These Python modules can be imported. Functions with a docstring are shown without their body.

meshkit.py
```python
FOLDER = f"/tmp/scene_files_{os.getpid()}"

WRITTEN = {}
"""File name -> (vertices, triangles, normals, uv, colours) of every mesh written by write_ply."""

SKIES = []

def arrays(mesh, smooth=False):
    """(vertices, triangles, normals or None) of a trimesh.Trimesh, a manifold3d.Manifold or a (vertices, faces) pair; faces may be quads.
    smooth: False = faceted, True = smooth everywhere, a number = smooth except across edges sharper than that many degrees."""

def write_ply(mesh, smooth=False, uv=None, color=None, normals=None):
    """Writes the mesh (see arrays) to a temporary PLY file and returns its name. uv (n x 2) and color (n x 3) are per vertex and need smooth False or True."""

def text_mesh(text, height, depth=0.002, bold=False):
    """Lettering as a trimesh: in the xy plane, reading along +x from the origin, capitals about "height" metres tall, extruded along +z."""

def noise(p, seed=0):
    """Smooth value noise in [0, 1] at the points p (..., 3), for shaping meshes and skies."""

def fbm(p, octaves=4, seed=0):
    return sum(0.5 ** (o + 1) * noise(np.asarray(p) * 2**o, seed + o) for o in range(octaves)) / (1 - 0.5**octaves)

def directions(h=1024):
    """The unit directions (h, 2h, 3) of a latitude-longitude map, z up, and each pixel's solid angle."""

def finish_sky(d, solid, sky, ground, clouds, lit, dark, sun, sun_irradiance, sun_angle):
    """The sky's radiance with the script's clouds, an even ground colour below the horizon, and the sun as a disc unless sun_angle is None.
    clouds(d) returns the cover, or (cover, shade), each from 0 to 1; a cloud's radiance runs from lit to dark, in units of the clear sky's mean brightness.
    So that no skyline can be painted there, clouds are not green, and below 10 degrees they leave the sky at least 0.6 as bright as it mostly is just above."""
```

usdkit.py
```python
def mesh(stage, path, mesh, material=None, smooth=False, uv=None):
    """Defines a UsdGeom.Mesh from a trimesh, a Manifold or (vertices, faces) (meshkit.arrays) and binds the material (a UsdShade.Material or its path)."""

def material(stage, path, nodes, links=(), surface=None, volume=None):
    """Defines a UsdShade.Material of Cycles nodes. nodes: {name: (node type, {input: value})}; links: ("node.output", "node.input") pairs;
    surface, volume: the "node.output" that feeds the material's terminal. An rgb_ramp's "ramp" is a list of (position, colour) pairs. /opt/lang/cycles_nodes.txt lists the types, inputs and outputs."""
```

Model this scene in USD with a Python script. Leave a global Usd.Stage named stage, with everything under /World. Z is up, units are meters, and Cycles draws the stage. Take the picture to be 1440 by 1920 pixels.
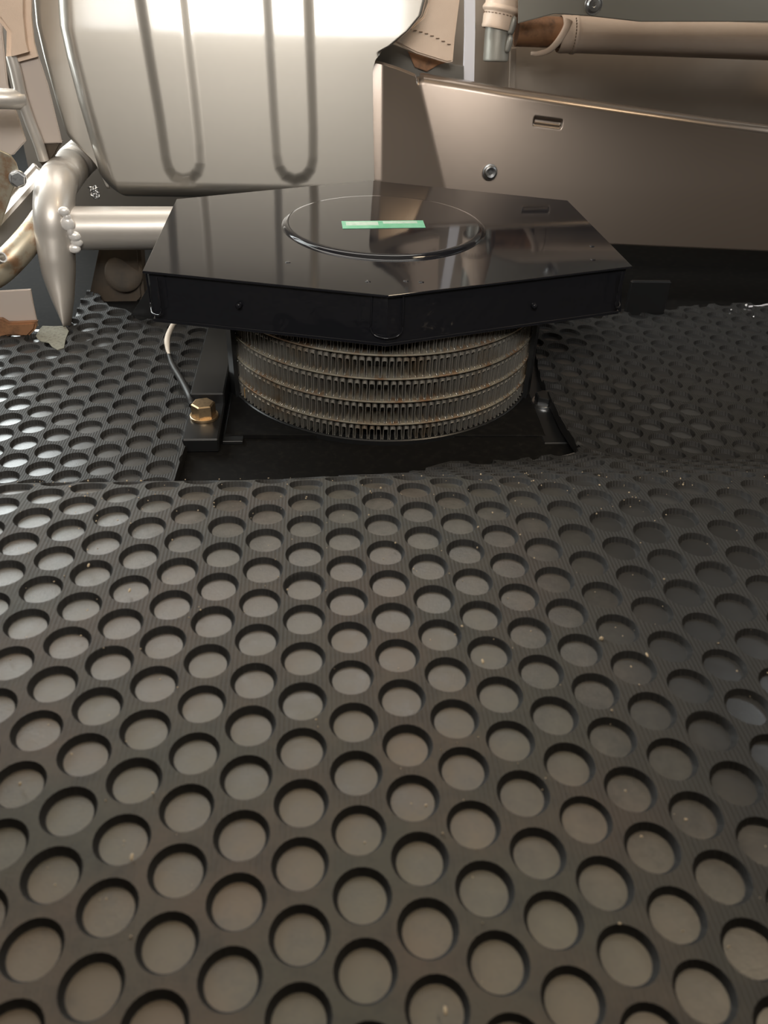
import math, random
import numpy as np, trimesh, manifold3d as m3, usdkit
from manifold3d import Manifold, CrossSection
from shapely.geometry import Polygon
from pxr import Usd, UsdGeom, UsdLux, UsdShade, Gf, Sdf, Vt

stage = Usd.Stage.CreateInMemory()
UsdGeom.SetStageUpAxis(stage, 'Z'); UsdGeom.SetStageMetersPerUnit(stage, 1.0)
stage.DefinePrim('/World', 'Xform'); stage.DefinePrim('/World/Looks', 'Scope')
# All dimensions below are millimetres (z = 0 is the top of the raised mat); ZOFF puts the sheet-metal floor at world z = 0.
ZOFF = 83.0
def W(p): return (np.asarray(p, float) + [0, 0, ZOFF]) * 1e-3

# ------------------------------------------------------------------ camera
EYE = np.array([-11.99, -410.18, 283.54]); YAW, PITCH, ROLL, FPX = 0.09417, 0.63474, 0.04081, 1500.0
FWD = np.array([math.sin(YAW)*math.cos(PITCH), math.cos(YAW)*math.cos(PITCH), -math.sin(PITCH)])
_r = np.array([math.cos(YAW), -math.sin(YAW), 0]); _u = np.cross(_r, FWD)
RGT = _r*math.cos(ROLL) + _u*math.sin(ROLL); UPV = -_r*math.sin(ROLL) + _u*math.cos(ROLL)
cam = UsdGeom.Camera.Define(stage, '/World/camera')
e = W(EYE)
cam.AddTransformOp().Set(Gf.Matrix4d(*RGT, 0, *UPV, 0, *(-FWD), 0, *e, 1))
cam.CreateFocalLengthAttr(26.0); cam.CreateHorizontalApertureAttr(26.0*1440/FPX); cam.CreateVerticalApertureAttr(26.0*1920/FPX)
cam.CreateFStopAttr(11.5); cam.CreateFocusDistanceAttr(0.66); cam.CreateClippingRangeAttr(Gf.Vec2f(0.01, 100))
cam.CreateExposureAttr(0.0)
def at(px, py, y):                                   # pixel of the photograph -> point at depth y
    d = FWD + RGT*(px-720)/FPX + UPV*(960-py)/FPX
    return EYE + d*(y-EYE[1])/d[1]
def atz(px, py, z):
    d = FWD + RGT*(px-720)/FPX + UPV*(960-py)/FPX
    return EYE + d*(z-EYE[2])/d[2]

# ------------------------------------------------------------------ sky and daylight through the openings of the cab
dome = UsdLux.DomeLight.Define(stage, '/World/sky'); dome.CreateIntensityAttr(0.6); dome.CreateColorAttr(Gf.Vec3f(.80, .90, 1.0))
def window_light(name, pos, look, w, h, inten, col):
    l = UsdLux.RectLight.Define(stage, '/World/' + name)
    l.CreateWidthAttr(w*1e-3); l.CreateHeightAttr(h*1e-3); l.CreateIntensityAttr(inten); l.CreateColorAttr(Gf.Vec3f(*col))
    p, t = W(pos), W(look); z = (p-t)/np.linalg.norm(p-t)
    x = np.cross([0, 0, 1.0], z); x /= np.linalg.norm(x); y = np.cross(z, x)
    l.AddTransformOp().Set(Gf.Matrix4d(*x, 0, *y, 0, *z, 0, *p, 1))
# name, centre, looks at, width, height, intensity, colour : one per opening of the cab shell below
window_light('door_daylight',       (-722, 1110, 505), (0, 1110, 505),  1160, 770, 8.0, (.95, 1.0, .97))
window_light('windscreen_daylight', (-170, 690, 960), (-150, -200, 0),  980, 420, 4.5, (1.0, .94, .86))
window_light('side_daylight',       (812, 400, 500), (0, 400, 500),     260, 200, 11.0, (.86, .95, 1.0))
window_light('rear_daylight',       (-130, -1215, 1085),(-130, 0, 740), 780, 400, 20.0, (1.0, .97, .92))
window_light('added_quarter_fill', (-640, -1215, 1080),(-640, 0, 700), 170, 400, 10.0, (1.0, .97, .92))  # unseen extra rear pane, added to brighten the upper left

lamp = UsdLux.DiskLight.Define(stage, '/World/added_fill_lamp'); lamp.CreateRadiusAttr(.13); lamp.CreateIntensityAttr(26.0); lamp.CreateColorAttr(Gf.Vec3f(1.0, .80, .55))  # unseen warm lamp, added to light the panel top edge and leather
lamp.AddTranslateOp().Set(Gf.Vec3d(*W((650, -60, 1278))))

# ------------------------------------------------------------------ materials
def mat(name, nodes, links=(), surface='p.BSDF'): return usdkit.material(stage, '/World/Looks/' + name, nodes, links, surface=surface)
def plain(name, col, rough=.5, metal=0., noise=None, bump=None, **kw):
    n = {'p': ('principled_bsdf', dict(base_color=col, roughness=rough, metallic=metal, **kw))}; l = []
    if noise or bump: n['g'] = ('geometry', {})
    if noise:                                        # (scale, second colour, ramp from, ramp to)
        n['n'] = ('noise_texture', dict(scale=noise[0], detail=5.0, roughness=.6))
        n['r'] = ('rgb_ramp', {'ramp': [(noise[2], col), (noise[3], noise[1])]})
        l += [('g.position', 'n.vector'), ('n.fac', 'r.fac'), ('r.color', 'p.base_color')]
    if bump:                                         # (scale, strength, distance in mm)
        n['m'] = ('noise_texture', dict(scale=bump[0], detail=3.0)); n['b'] = ('bump', dict(strength=bump[1], distance=bump[2]*1e-3))
        l += [('g.position', 'm.vector'), ('m.fac', 'b.height'), ('b.normal', 'p.normal')]
    return mat(name, n, l)
M = {}
M['champagne'] = plain('champagne_paint', (.29, .265, .23), .42, .85, coat_weight=1.0, coat_roughness=.09, bump=(900, .06, .05))
M['bronze'] = plain('bronze_paint', (.215, .172, .140), .30, .85, coat_weight=.3, coat_roughness=.10, bump=(1200, .10, .05))
M['silver'] = plain('silver_paint', (.56, .515, .465), .42, .55, coat_weight=.5, coat_roughness=.15, bump=(1500, .15, .05))
M['grey_paint'] = plain('grey_paint', (.30, .28, .24), .45, .45, bump=(800, .2, .08))
M['gloss'] = plain('black_gloss_enamel', (.010, .010, .012), .055, 0., specular_ior_level=.35, bump=(45, .05, .25))
M['gloss_wavy'] = plain('black_gloss_enamel_wavy', (.010, .010, .012), .08, 0., bump=(28, .5, 4.0))
M['satin'] = plain('black_satin_enamel', (.012, .012, .012), .32, 0., bump=(250, .12, .1))
M['matte'] = plain('black_matte_floor_paint', (.007, .0065, .006), .75, 0., specular_ior_level=.08, noise=(160, (.013, .012, .010), .5, .75), bump=(1500, .3, .15))
M['wall_sheet'] = plain('brown_grey_sheet', (.40, .325, .26), .55, .2, noise=(9, (.46, .38, .31), .4, .7))
M['pinkish'] = plain('pinkish_primer', (.52, .44, .385), .5, .15, bump=(800, .2, .1))
M['trim'] = plain('dark_cab_trim', (.10, .085, .070), .6, noise=(3, (.13, .11, .09), .4, .7))
M['seat_cloth'] = plain('black_seat_cloth', (.022, .020, .019), .8)
M['liner'] = plain('tan_headliner', (.62, .56, .47), .8)
M['leather'] = plain('tan_leather', (.70, .53, .405), .45, bump=(1100, .35, .25), noise=(30, (.74, .57, .44), .4, .7))
M['thread'] = plain('stitch_thread', (.20, .13, .085), .7)
M['rust'] = plain('rusty_copper_brown', (.36, .18, .09), .5, .35, noise=(60, (.13, .075, .045), .45, .7), bump=(300, .3, .3))
M['mud'] = plain('muddy_iron', (.085, .062, .042), .75, .2, noise=(45, (.055, .045, .035), .4, .7), bump=(150, .5, 1.0))
M['zinc'] = plain('yellow_zinc', (.62, .44, .26), .33, .95, noise=(250, (.30, .22, .14), .5, .75), bump=(700, .2, .1))
M['steel'] = plain('bright_steel', (.72, .72, .72), .28, 1.0, noise=(300, (.35, .33, .31), .5, .75))
M['chrome'] = plain('bright_strip', (.86, .83, .86), .42, .25, bump=(600, .2, .1))
M['weld'] = plain('weld_bead', (.92, .88, .84), .28, .35, bump=(400, .3, .4))
M['fin'] = plain('aluminium_fin', (.42, .39, .34), .42, .75, noise=(28, (.33, .24, .15), .50, .70), bump=(900, .2, .1))
M['pipe'] = plain('tarnished_tube', (.55, .49, .38), .40, .7, noise=(60, (.40, .24, .14), .48, .66))
M['core'] = plain('dark_core', (.02, .02, .02), .6)
M['white_wire'] = plain('white_wire', (.80, .70, .58), .4)
M['black_wire'] = plain('black_sleeve', (.022, .021, .020), .45)
M['green'] = plain('green_label', (.13, .45, .26), .30, noise=(90, (.22, .52, .36), .4, .7))
M['label_pale'] = plain('pale_label_print', (.50, .62, .52), .35, noise=(200, (.36, .50, .40), .4, .7))
M['grit'] = plain('grey_grit', (.20, .195, .155), .9, noise=(350, (.11, .10, .08), .48, .72), bump=(900, .6, .6))
M['crumb'] = plain('pale_crumb', (.42, .33, .22), .8)
M['amber'] = plain('amber_plastic', (.30, .17, .05), .4)
# steep walls stay clean black, lands and dimple floors carry dust with painted shade
# ribbed rubber: fine lengthwise ribs on the lands, smooth dimple floors under dust (the mesh primvar "deep" tells them apart)
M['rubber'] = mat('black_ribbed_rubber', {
    'g': ('geometry', {}), 'a': ('attribute', {'attribute': 'deep'}), 'w': ('attribute', {'attribute': 'steep'}), 'd': ('attribute', {'attribute': 'dust_and_shade'}),
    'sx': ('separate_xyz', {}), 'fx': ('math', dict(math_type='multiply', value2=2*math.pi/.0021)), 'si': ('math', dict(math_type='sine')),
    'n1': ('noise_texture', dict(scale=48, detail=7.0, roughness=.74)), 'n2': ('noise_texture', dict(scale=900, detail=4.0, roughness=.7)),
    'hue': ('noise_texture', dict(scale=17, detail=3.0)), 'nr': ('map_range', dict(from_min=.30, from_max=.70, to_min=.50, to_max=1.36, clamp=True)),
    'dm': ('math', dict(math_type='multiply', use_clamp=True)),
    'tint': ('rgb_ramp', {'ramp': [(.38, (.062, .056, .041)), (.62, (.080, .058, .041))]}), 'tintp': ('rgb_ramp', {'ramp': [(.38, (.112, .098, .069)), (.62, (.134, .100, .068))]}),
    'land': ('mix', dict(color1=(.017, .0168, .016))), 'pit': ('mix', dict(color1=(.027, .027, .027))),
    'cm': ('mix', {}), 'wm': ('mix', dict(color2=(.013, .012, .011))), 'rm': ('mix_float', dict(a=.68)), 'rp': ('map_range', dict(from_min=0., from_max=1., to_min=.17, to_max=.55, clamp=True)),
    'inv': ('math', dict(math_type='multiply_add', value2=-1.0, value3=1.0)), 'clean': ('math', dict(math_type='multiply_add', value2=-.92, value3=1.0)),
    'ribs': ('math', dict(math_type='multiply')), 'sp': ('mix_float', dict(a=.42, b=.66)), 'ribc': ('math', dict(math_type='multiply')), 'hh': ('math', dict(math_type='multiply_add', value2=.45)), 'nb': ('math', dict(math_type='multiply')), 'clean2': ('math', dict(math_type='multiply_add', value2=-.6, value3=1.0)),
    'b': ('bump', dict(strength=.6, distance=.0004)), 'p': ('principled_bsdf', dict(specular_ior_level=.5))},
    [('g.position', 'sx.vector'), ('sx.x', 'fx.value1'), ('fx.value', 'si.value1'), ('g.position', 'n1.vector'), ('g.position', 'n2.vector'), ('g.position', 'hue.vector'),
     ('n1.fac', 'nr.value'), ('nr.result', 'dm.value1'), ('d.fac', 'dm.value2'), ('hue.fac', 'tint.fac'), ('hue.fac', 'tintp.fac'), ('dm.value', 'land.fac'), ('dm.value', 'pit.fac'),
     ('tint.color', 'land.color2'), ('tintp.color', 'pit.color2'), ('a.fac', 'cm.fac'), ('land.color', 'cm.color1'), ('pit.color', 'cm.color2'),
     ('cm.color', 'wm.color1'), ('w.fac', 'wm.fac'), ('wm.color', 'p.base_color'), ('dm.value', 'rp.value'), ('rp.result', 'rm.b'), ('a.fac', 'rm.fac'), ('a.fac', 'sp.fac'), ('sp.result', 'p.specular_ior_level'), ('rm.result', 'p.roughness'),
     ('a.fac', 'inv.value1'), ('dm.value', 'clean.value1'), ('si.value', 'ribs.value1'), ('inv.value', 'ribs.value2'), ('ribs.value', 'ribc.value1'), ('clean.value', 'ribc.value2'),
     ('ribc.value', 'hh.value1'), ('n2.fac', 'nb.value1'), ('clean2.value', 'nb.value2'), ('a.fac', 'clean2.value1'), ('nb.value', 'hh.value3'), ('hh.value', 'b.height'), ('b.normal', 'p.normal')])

# ------------------------------------------------------------------ scene helpers
_used = {}
def numbered(path):
    n = _used.get(path, 0); _used[path] = n + 1
    return path if n == 0 else f'{path}_{n:03d}'
def tag(prim, label=None, cat=None, group=None, kind=None):
    for k, v in (('label', label), ('category', cat), ('group', group), ('kind', kind)):
        if v: prim.SetCustomDataByKey(k, v)
    return prim
ORG = {}
def thing(name, label, cat, base, group=None, kind=None):
    path = numbered('/World/' + name); x = UsdGeom.Xform.Define(stage, path); b = W(base)
    x.AddTranslateOp().Set(Gf.Vec3d(*b)); ORG[path] = b
    return tag(x.GetPrim(), label, cat, group, kind)
def origin(prim):
    p = prim.GetPath()
    while str(p) != '/':
        if str(p) in ORG: return ORG[str(p)]
        p = p.GetParentPath()
    return np.zeros(3)
def arr(mesh):
    if hasattr(mesh, 'to_mesh'):
        q = mesh.to_mesh(); return np.array(q.vert_properties[:, :3], float), np.array(q.tri_verts)
    if isinstance(mesh, trimesh.Trimesh): return np.array(mesh.vertices), np.array(mesh.faces)
    v, f = np.asarray(mesh[0], float), np.asarray(mesh[1], int)
    if f.shape[1] == 4: f = np.vstack([f[:, [0, 1, 2]], f[:, [0, 2, 3]]])
    return v, f
def part(name, mesh, m, parent=None, smooth=35, label=None):
    v, f = arr(mesh)
    path = numbered((str(parent.GetPath()) if parent else '/World') + '/' + name)
    v = W(v) - (origin(parent) if parent else 0)
    p = usdkit.mesh(stage, path, trimesh.Trimesh(v, f, process=False), M[m], smooth=smooth).GetPrim()
    if label: p.SetCustomDataByKey('label', label)
    return p
def struct(name, mesh, m, smooth=False):
    p = part(name, mesh, m, None, smooth); p.SetCustomDataByKey('kind', 'structure'); return p
def join(*ms):
    vs, fs, n = [], [], 0
    for m in ms:
        v, f = arr(m); vs.append(v); fs.append(f+n); n += len(v)
    return np.vstack(vs), np.vstack(fs)
def box(lo, hi, bev=0.0):
    lo, hi = np.array(lo, float), np.array(hi, float)
    if bev <= 0:
        b = trimesh.creation.box(hi-lo); b.apply_translation((lo+hi)/2); return b
    pts = []
    for sx in (0, 1):
        for sy in (0, 1):
            for sz in (0, 1):
                c = np.where([sx, sy, sz], hi, lo); s = np.where([sx, sy, sz], -1, 1)*bev
                pts += [c+s*[0, 1, 1], c+s*[1, 0, 1], c+s*[1, 1, 0]]
    return Manifold.hull_points(np.array(pts))
def xf(mesh, R=None, t=(0, 0, 0)):
    v, f = arr(mesh)
    return (v @ np.asarray(R).T if R is not None else v) + np.asarray(t), f
def frame_z(d, hint=(0, 0, 1)):                      # rotation whose third column is d
    d = np.asarray(d, float); d = d/np.linalg.norm(d); x = np.cross(hint, d)
    if np.linalg.norm(x) < 1e-6: x = np.cross((0, 1, 0), d)
    x /= np.linalg.norm(x); return np.stack([x, np.cross(d, x), d], 1)
def lathe(profile, seg=32):
    p = np.array(profile, float); a = np.arange(seg)*2*math.pi/seg
    v = np.stack([p[:, None, 0]*np.cos(a), p[:, None, 0]*np.sin(a), np.repeat(p[:, 1:2], seg, 1)], -1).reshape(-1, 3)
    i, j = np.meshgrid(np.arange(len(p)-1), np.arange(seg), indexing='ij'); k = (j+1) % seg
    q = np.stack([i*seg+j, i*seg+k, (i+1)*seg+k, (i+1)*seg+j], -1).reshape(-1, 4)
    return v, q
def spline(pts, n):
    p = np.array(pts, float); q = np.vstack([2*p[0]-p[1], p, 2*p[-1]-p[-2]]); out = []
    for t in np.linspace(0, len(p)-1, n):
        i = min(int(t), len(p)-2); u = t-i; a, b, c, d = q[i:i+4]
        out.append(.5*(2*b + (c-a)*u + (2*a-5*b+4*c-d)*u*u + (3*b-a-3*c+d)*u**3))
    return np.array(out)
def tube(path, r, seg=24, cap=True, hint=(0, 1, 0), r2=None):
    p = np.array(path, float); n = len(p); t = np.gradient(p, axis=0); t /= np.linalg.norm(t, axis=1, keepdims=True)
    r = np.broadcast_to(np.asarray(r, float), (n,)); r2 = r if r2 is None else np.broadcast_to(np.asarray(r2, float), (n,))
    b = np.cross(t, np.asarray(hint, float)); b /= np.linalg.norm(b, axis=1, keepdims=True); c = np.cross(b, t)
    a = np.arange(seg)*2*math.pi/seg
    v = (p[:, None] + b[:, None]*(r[:, None]*np.cos(a))[..., None] + c[:, None]*(r2[:, None]*np.sin(a))[..., None]).reshape(-1, 3)
    i, j = np.meshgrid(np.arange(n-1), np.arange(seg), indexing='ij'); k = (j+1) % seg
    f = np.stack([i*seg+j, (i+1)*seg+j, (i+1)*seg+k, i*seg+k], -1).reshape(-1, 4)
    f = np.vstack([f[:, [0, 1, 2]], f[:, [0, 2, 3]]])
    if cap:
        v = np.vstack([v, p[0], p[-1]]); j = np.arange(seg); k = (j+1) % seg
        f = np.vstack([f, np.stack([np.full(seg, n*seg), j, k], 1), np.stack([np.full(seg, n*seg+1), (n-1)*seg+k, (n-1)*seg+j], 1)])
    return v, f
def pipe(path, r, wall, seg=24, hint=(0, 1, 0)):     # open-ended tube with a wall
    o, fo = tube(path, r, seg, False, hint); i, fi = tube(path, r-wall, seg, False, hint); n = len(o); j = np.arange(seg); k = (j+1) % seg
    e0 = np.vstack([np.stack([j, k, n+k], 1), np.stack([j, n+k, n+j], 1)]); m = n-seg
    e1 = np.vstack([np.stack([m+j, n+m+k, m+k], 1), np.stack([m+j, n+m+j, n+m+k], 1)])
    return np.vstack([o, i]), np.vstack([fo, fi[:, ::-1]+n, e0, e1])
def sheet(P, thick):                                 # P: grid (rows, columns, 3) of the front face; the back lies 'thick' behind it
    n0, n1 = P.shape[:2]
    du, dv = np.gradient(P, axis=1), np.gradient(P, axis=0); nn = np.cross(du, dv); nn /= np.linalg.norm(nn, axis=2, keepdims=True)+1e-12
    v = np.vstack([P.reshape(-1, 3), (P - nn*thick).reshape(-1, 3)]); N = n0*n1
    i, j = np.meshgrid(np.arange(n0-1), np.arange(n1-1), indexing='ij'); a = i*n1+j
    q = np.stack([a, a+1, a+n1+1, a+n1], -1).reshape(-1, 4); fs = [q, q[:, ::-1]+N]
    def rim(idx): return np.stack([idx[:-1], idx[:-1]+N, idx[1:]+N, idx[1:]], 1)
    g = np.arange(N).reshape(n0, n1)
    fs += [rim(g[0]), rim(g[-1][::-1]), rim(g[:, 0][::-1]), rim(g[:, -1])]
    return v, np.vstack(fs)
def slab(px, y, thick, bev=1.0, dy=0.0):             # outline read off the photograph at depth y, given its own thickness and eased edges; dy = extra depth per mm of x
    pts = np.array([at(a, b, y) for a, b in px]); poly = Polygon(pts[:, [0, 2]]).buffer(0)
    if poly.geom_type != 'Polygon': poly = max(poly.geoms, key=lambda g: g.area)
    c = CrossSection([np.array(poly.exterior.coords)[:-1]], m3.FillRule.NonZero); ci = c.offset(-bev, m3.JoinType.Round, 2.0, 16)
    s = Manifold.batch_boolean([c.extrude(thick-2*bev).translate((0, 0, bev)), ci.extrude(thick)], m3.OpType.Add) if bev else c.extrude(thick)
    v, f = arr(s); x0 = pts[:, 0].mean()
    return np.stack([v[:, 0], y + v[:, 2] + dy*(v[:, 0]-x0), v[:, 1]], 1), f[:, ::-1]
def hexbolt(centre, axis, af, h, washer_r, washer_h, turn=0.0):
    R = frame_z(axis); r = af/math.sqrt(3); a = np.arange(6)*math.pi/3+turn; rings = []
    for rr, z in ((r, 0), (r, h-.9), (r*.86, h)): rings.append(np.stack([rr*np.cos(a), rr*np.sin(a), np.full(6, z)], 1))
    head = Manifold.hull_points(np.vstack(rings))
    wsh = lathe([(0, 0), (washer_r, 0), (washer_r+.2, .3), (washer_r, washer_h-.3), (washer_r-.5, washer_h), (0, washer_h)], 36)
    return xf(head, R, np.asarray(centre)+R[:, 2]*washer_h), xf(wsh, R, centre)
rnd = random.Random(7); rng = np.random.default_rng(7)

# ------------------------------------------------------------------ the profile of the stepped floor: arc length s -> (y, z)
def profile(peak, drop, y0=-60.0):
    y = np.linspace(-1900, 2000, 39001)
    sl = np.interp(y, [y0, -20, 10, 32], [0, .06, .22, peak]); L = None
    lo, hi = 40, 200
    for _ in range(40):
        L = (lo+hi)/2; s2 = np.where(y > L, np.maximum(0, peak*(1-(y-L)/34)), sl)
        s2 = np.minimum(sl, s2)
        if np.trapezoid(s2, y) > drop: hi = L
        else: lo = L
    k = np.ones(121)/121; s2 = np.convolve(np.pad(s2, 60, 'edge'), k, 'valid')
    z = -np.concatenate([[0], np.cumsum((s2[1:]+s2[:-1])/2*np.diff(y))]); s = np.concatenate([[0], np.cumsum(np.sqrt(1+s2[:-1]**2)*np.diff(y))])
    s -= np.interp(0, y, s)
    return s, y, z
PL, PR = profile(.72, 73.0), profile(.54, 70.0)
def sstep(t): t = np.clip(t, 0, 1); return t*t*(3-2*t)
def drape(u, s, h):                                  # mat coordinates (u across, s along, h above the top face) -> mm
    w = sstep((u+140)/340.0)
    def ev(s): return (np.interp(s, PL[0], PL[1])*(1-w)+np.interp(s, PR[0], PR[1])*w, np.interp(s, PL[0], PL[2])*(1-w)+np.interp(s, PR[0], PR[2])*w)
    y, z = ev(s); ya, za = ev(s-2.0); yb, zb = ev(s+2.0); ty, tz = yb-ya, zb-za; l = np.hypot(ty, tz); ty, tz = ty/l, tz/l
    return np.stack([u*(1+.042*sstep((s-20)/130.0)), y-tz*h, z+ty*h], 1)
def flat_of(x, y):                                   # a point of the lower floor in mat coordinates
    w = sstep((x+140)/340.0); s = np.interp(y, PL[1], PL[0])*(1-w)+np.interp(y, PR[1], PR[0])*w
    return x/1.042, s

# ------------------------------------------------------------------ floor and cab shell
us = np.linspace(-715, 780, 60); ss = np.concatenate([np.linspace(-1150, -80, 20), np.linspace(-70, 260, 100), np.linspace(280, 1800, 24)])
U, S = np.meshgrid(us, ss)
gz = drape(U.ravel(), S.ravel(), np.full(U.size, -10.2)).reshape(U.shape+(3,))
struct('floor', sheet(gz, 2.0), 'matte', 40)
def wall_with_hole(axis, pos, thick, lo, hi, hlo, hhi):
    c = CrossSection([[(lo[0], lo[1]), (hi[0], lo[1]), (hi[0], hi[1]), (lo[0], hi[1])]]) - CrossSection([[(hlo[0], hlo[1]), (hhi[0], hlo[1]), (hhi[0], hhi[1]), (hlo[0], hhi[1])]])
    v, f = arr(c.extrude(thick))
    return (np.stack([pos+v[:, 2], v[:, 0], v[:, 1]], 1), f) if axis == 'x' else (np.stack([v[:, 0], pos+v[:, 2], v[:, 1]], 1), f[:, ::-1])
struct('wall_left', wall_with_hole('x', -750, 25, (-1230, -85), (1850, 1300), (520, 110), (1700, 900)), 'trim')
struct('wall_right', wall_with_hole('x', 815, 20, (-1230, -85), (850, 1300), (265, 395), (535, 605)), 'trim')
c_ = CrossSection([[(-750, -85), (830, -85), (830, 1300), (-750, 1300)]])
for a, b in ((-728, -552), (-523, 263)): c_ -= CrossSection([[(a, 880), (b, 880), (b, 1288), (a, 1288)]])
v_, f_ = arr(c_.extrude(25)); struct('wall_back', (np.stack([v_[:, 0], -1245+v_[:, 2], v_[:, 1]], 1), f_[:, ::-1]), 'trim')
struct('wall_front', box((-430, 850, -85), (830, 875, 812)), 'trim')
struct('trim_1', join(box((-750, 1745, -85), (-405, 1765, 1300)), box((-430, 875, -85), (-410, 1745, 1300))), 'trim')
wn = np.array([-20, 890, 960.0]); wn /= np.linalg.norm(wn); wx = np.cross([0, 0, 1.0], wn); wx /= np.linalg.norm(wx); wy = np.cross(wn, wx)
c_ = CrossSection([[(-660, -240), (1000, -240), (1000, 500), (-660, 500)]]) - CrossSection([[(-495, -215), (495, -215), (495, 215), (-495, 215)]])
struct('window_1', xf(c_.extrude(20), np.stack([wx, wy, wn], 1), np.array([-170, 690, 960])), 'trim')
struct('ceiling', box((-750, -1245, 1300), (830, 1850, 1330)), 'liner')

# ------------------------------------------------------------------ rubber mat
PITCH_MM, ROWH = 26.0, 26.0*math.sqrt(3)/2
_gu, _gs = np.meshgrid(np.linspace(-420, 520, 941), np.linspace(-40, 420, 461)); _gp = drape(_gu.ravel(), _gs.ravel(), np.zeros(_gu.size))-EYE
_gx = np.stack([720+FPX*(_gp@RGT)/(_gp@FWD), 960-FPX*(_gp@UPV)/(_gp@FWD)], 1)
def on_mat(px, py):                                  # mat coordinates seen at a pixel of the photograph
    k = np.argmin(np.hypot(_gx[:, 0]-px, (_gx[:, 1]-py)*2)); return _gu.ravel()[k], _gs.ravel()[k]
def mat_outline():
    f = lambda px, py: flat_of(*atz(px, py, -73)[:2])
    left = [f(*p) for p in ((70, 612), (122, 612), (140, 590), (152, 560), (168, 538), (186, 552), (205, 575), (235, 580), (262, 597), (300, 600), (420, 602))]
    right = [f(*p) for p in ((980, 602), (1060, 598), (1128, 597), (1133, 590), (1190, 585), (1215, 588), (1262, 580), (1330, 574), (1440, 571))]
    sl = left[0][1]
    out = [(-540, -760), (640, -760), (640, right[-1][1]+8)] + right[::-1]
    rc = [on_mat(*p) for p in ((1003, 655), (1012, 700), (1030, 745), (1052, 795), (1070, 828), (1085, 852), (1040, 856), (980, 860), (930, 863), (880, 867), (845, 868))]
    hole = [(rc[0][0], right[0][1]-12)] + rc
    e0 = rc[-1]; hole += [(e0[0]+(-118-e0[0])*t, e0[1]+(60-e0[1])*min(1, t*2.2)+2.5*math.sin(t*25)+1.5*math.sin(t*61)) for t in np.linspace(.05, .99, 20)]
    hole += [(-121.5+1.0*math.sin(k*2.3), s) for k, s in enumerate(np.linspace(60, left[-1][1]-2, 10))]
    out += hole + left[::-1] + [(-400, sl-10), (-540, sl-16)]
    return Polygon(out).buffer(0)
outline = mat_outline()
dom = CrossSection([np.array(outline.exterior.coords)[:-1]], m3.FillRule.NonZero)
slabm = dom.extrude(10.0).translate((0, 0, -10.0))
cut = CrossSection([[(0, -3.4), (8.9, -3.4), (9.5, -3.1), (10.5, -.5), (10.9, 0.0), (11.6, .8), (0, .8)]]).revolve(26)
cuts = []
for k in range(-25, 30):
    for i in range(-18, 32):
        u, s = k*ROWH, (i + (.5 if k % 2 else 0.0))*PITCH_MM
        if outline.contains(Polygon([(u-13, s-13), (u+13, s-13), (u+13, s+13), (u-13, s+13)]).centroid.buffer(13.5)) or outline.distance(Polygon([(u-.1, s), (u+.1, s), (u, s+.1)])) < 9:
            cuts.append(cut.translate((u+rng.normal(0, .12), s+rng.normal(0, .12), rng.normal(0, .15))))
solid = (slabm - Manifold.compose(cuts)).refine_to_length(11.0)
v, f = arr(solid)
fn = np.cross(v[f[:, 1]]-v[f[:, 0]], v[f[:, 2]]-v[f[:, 0]]); fnl = np.linalg.norm(fn, axis=1); ok = fnl > 1e-9; f, fn = f[ok], fn[ok]
nz = fn[:, 2]/fnl[ok]; zc = v[f].mean(1)[:, 2]
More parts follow.
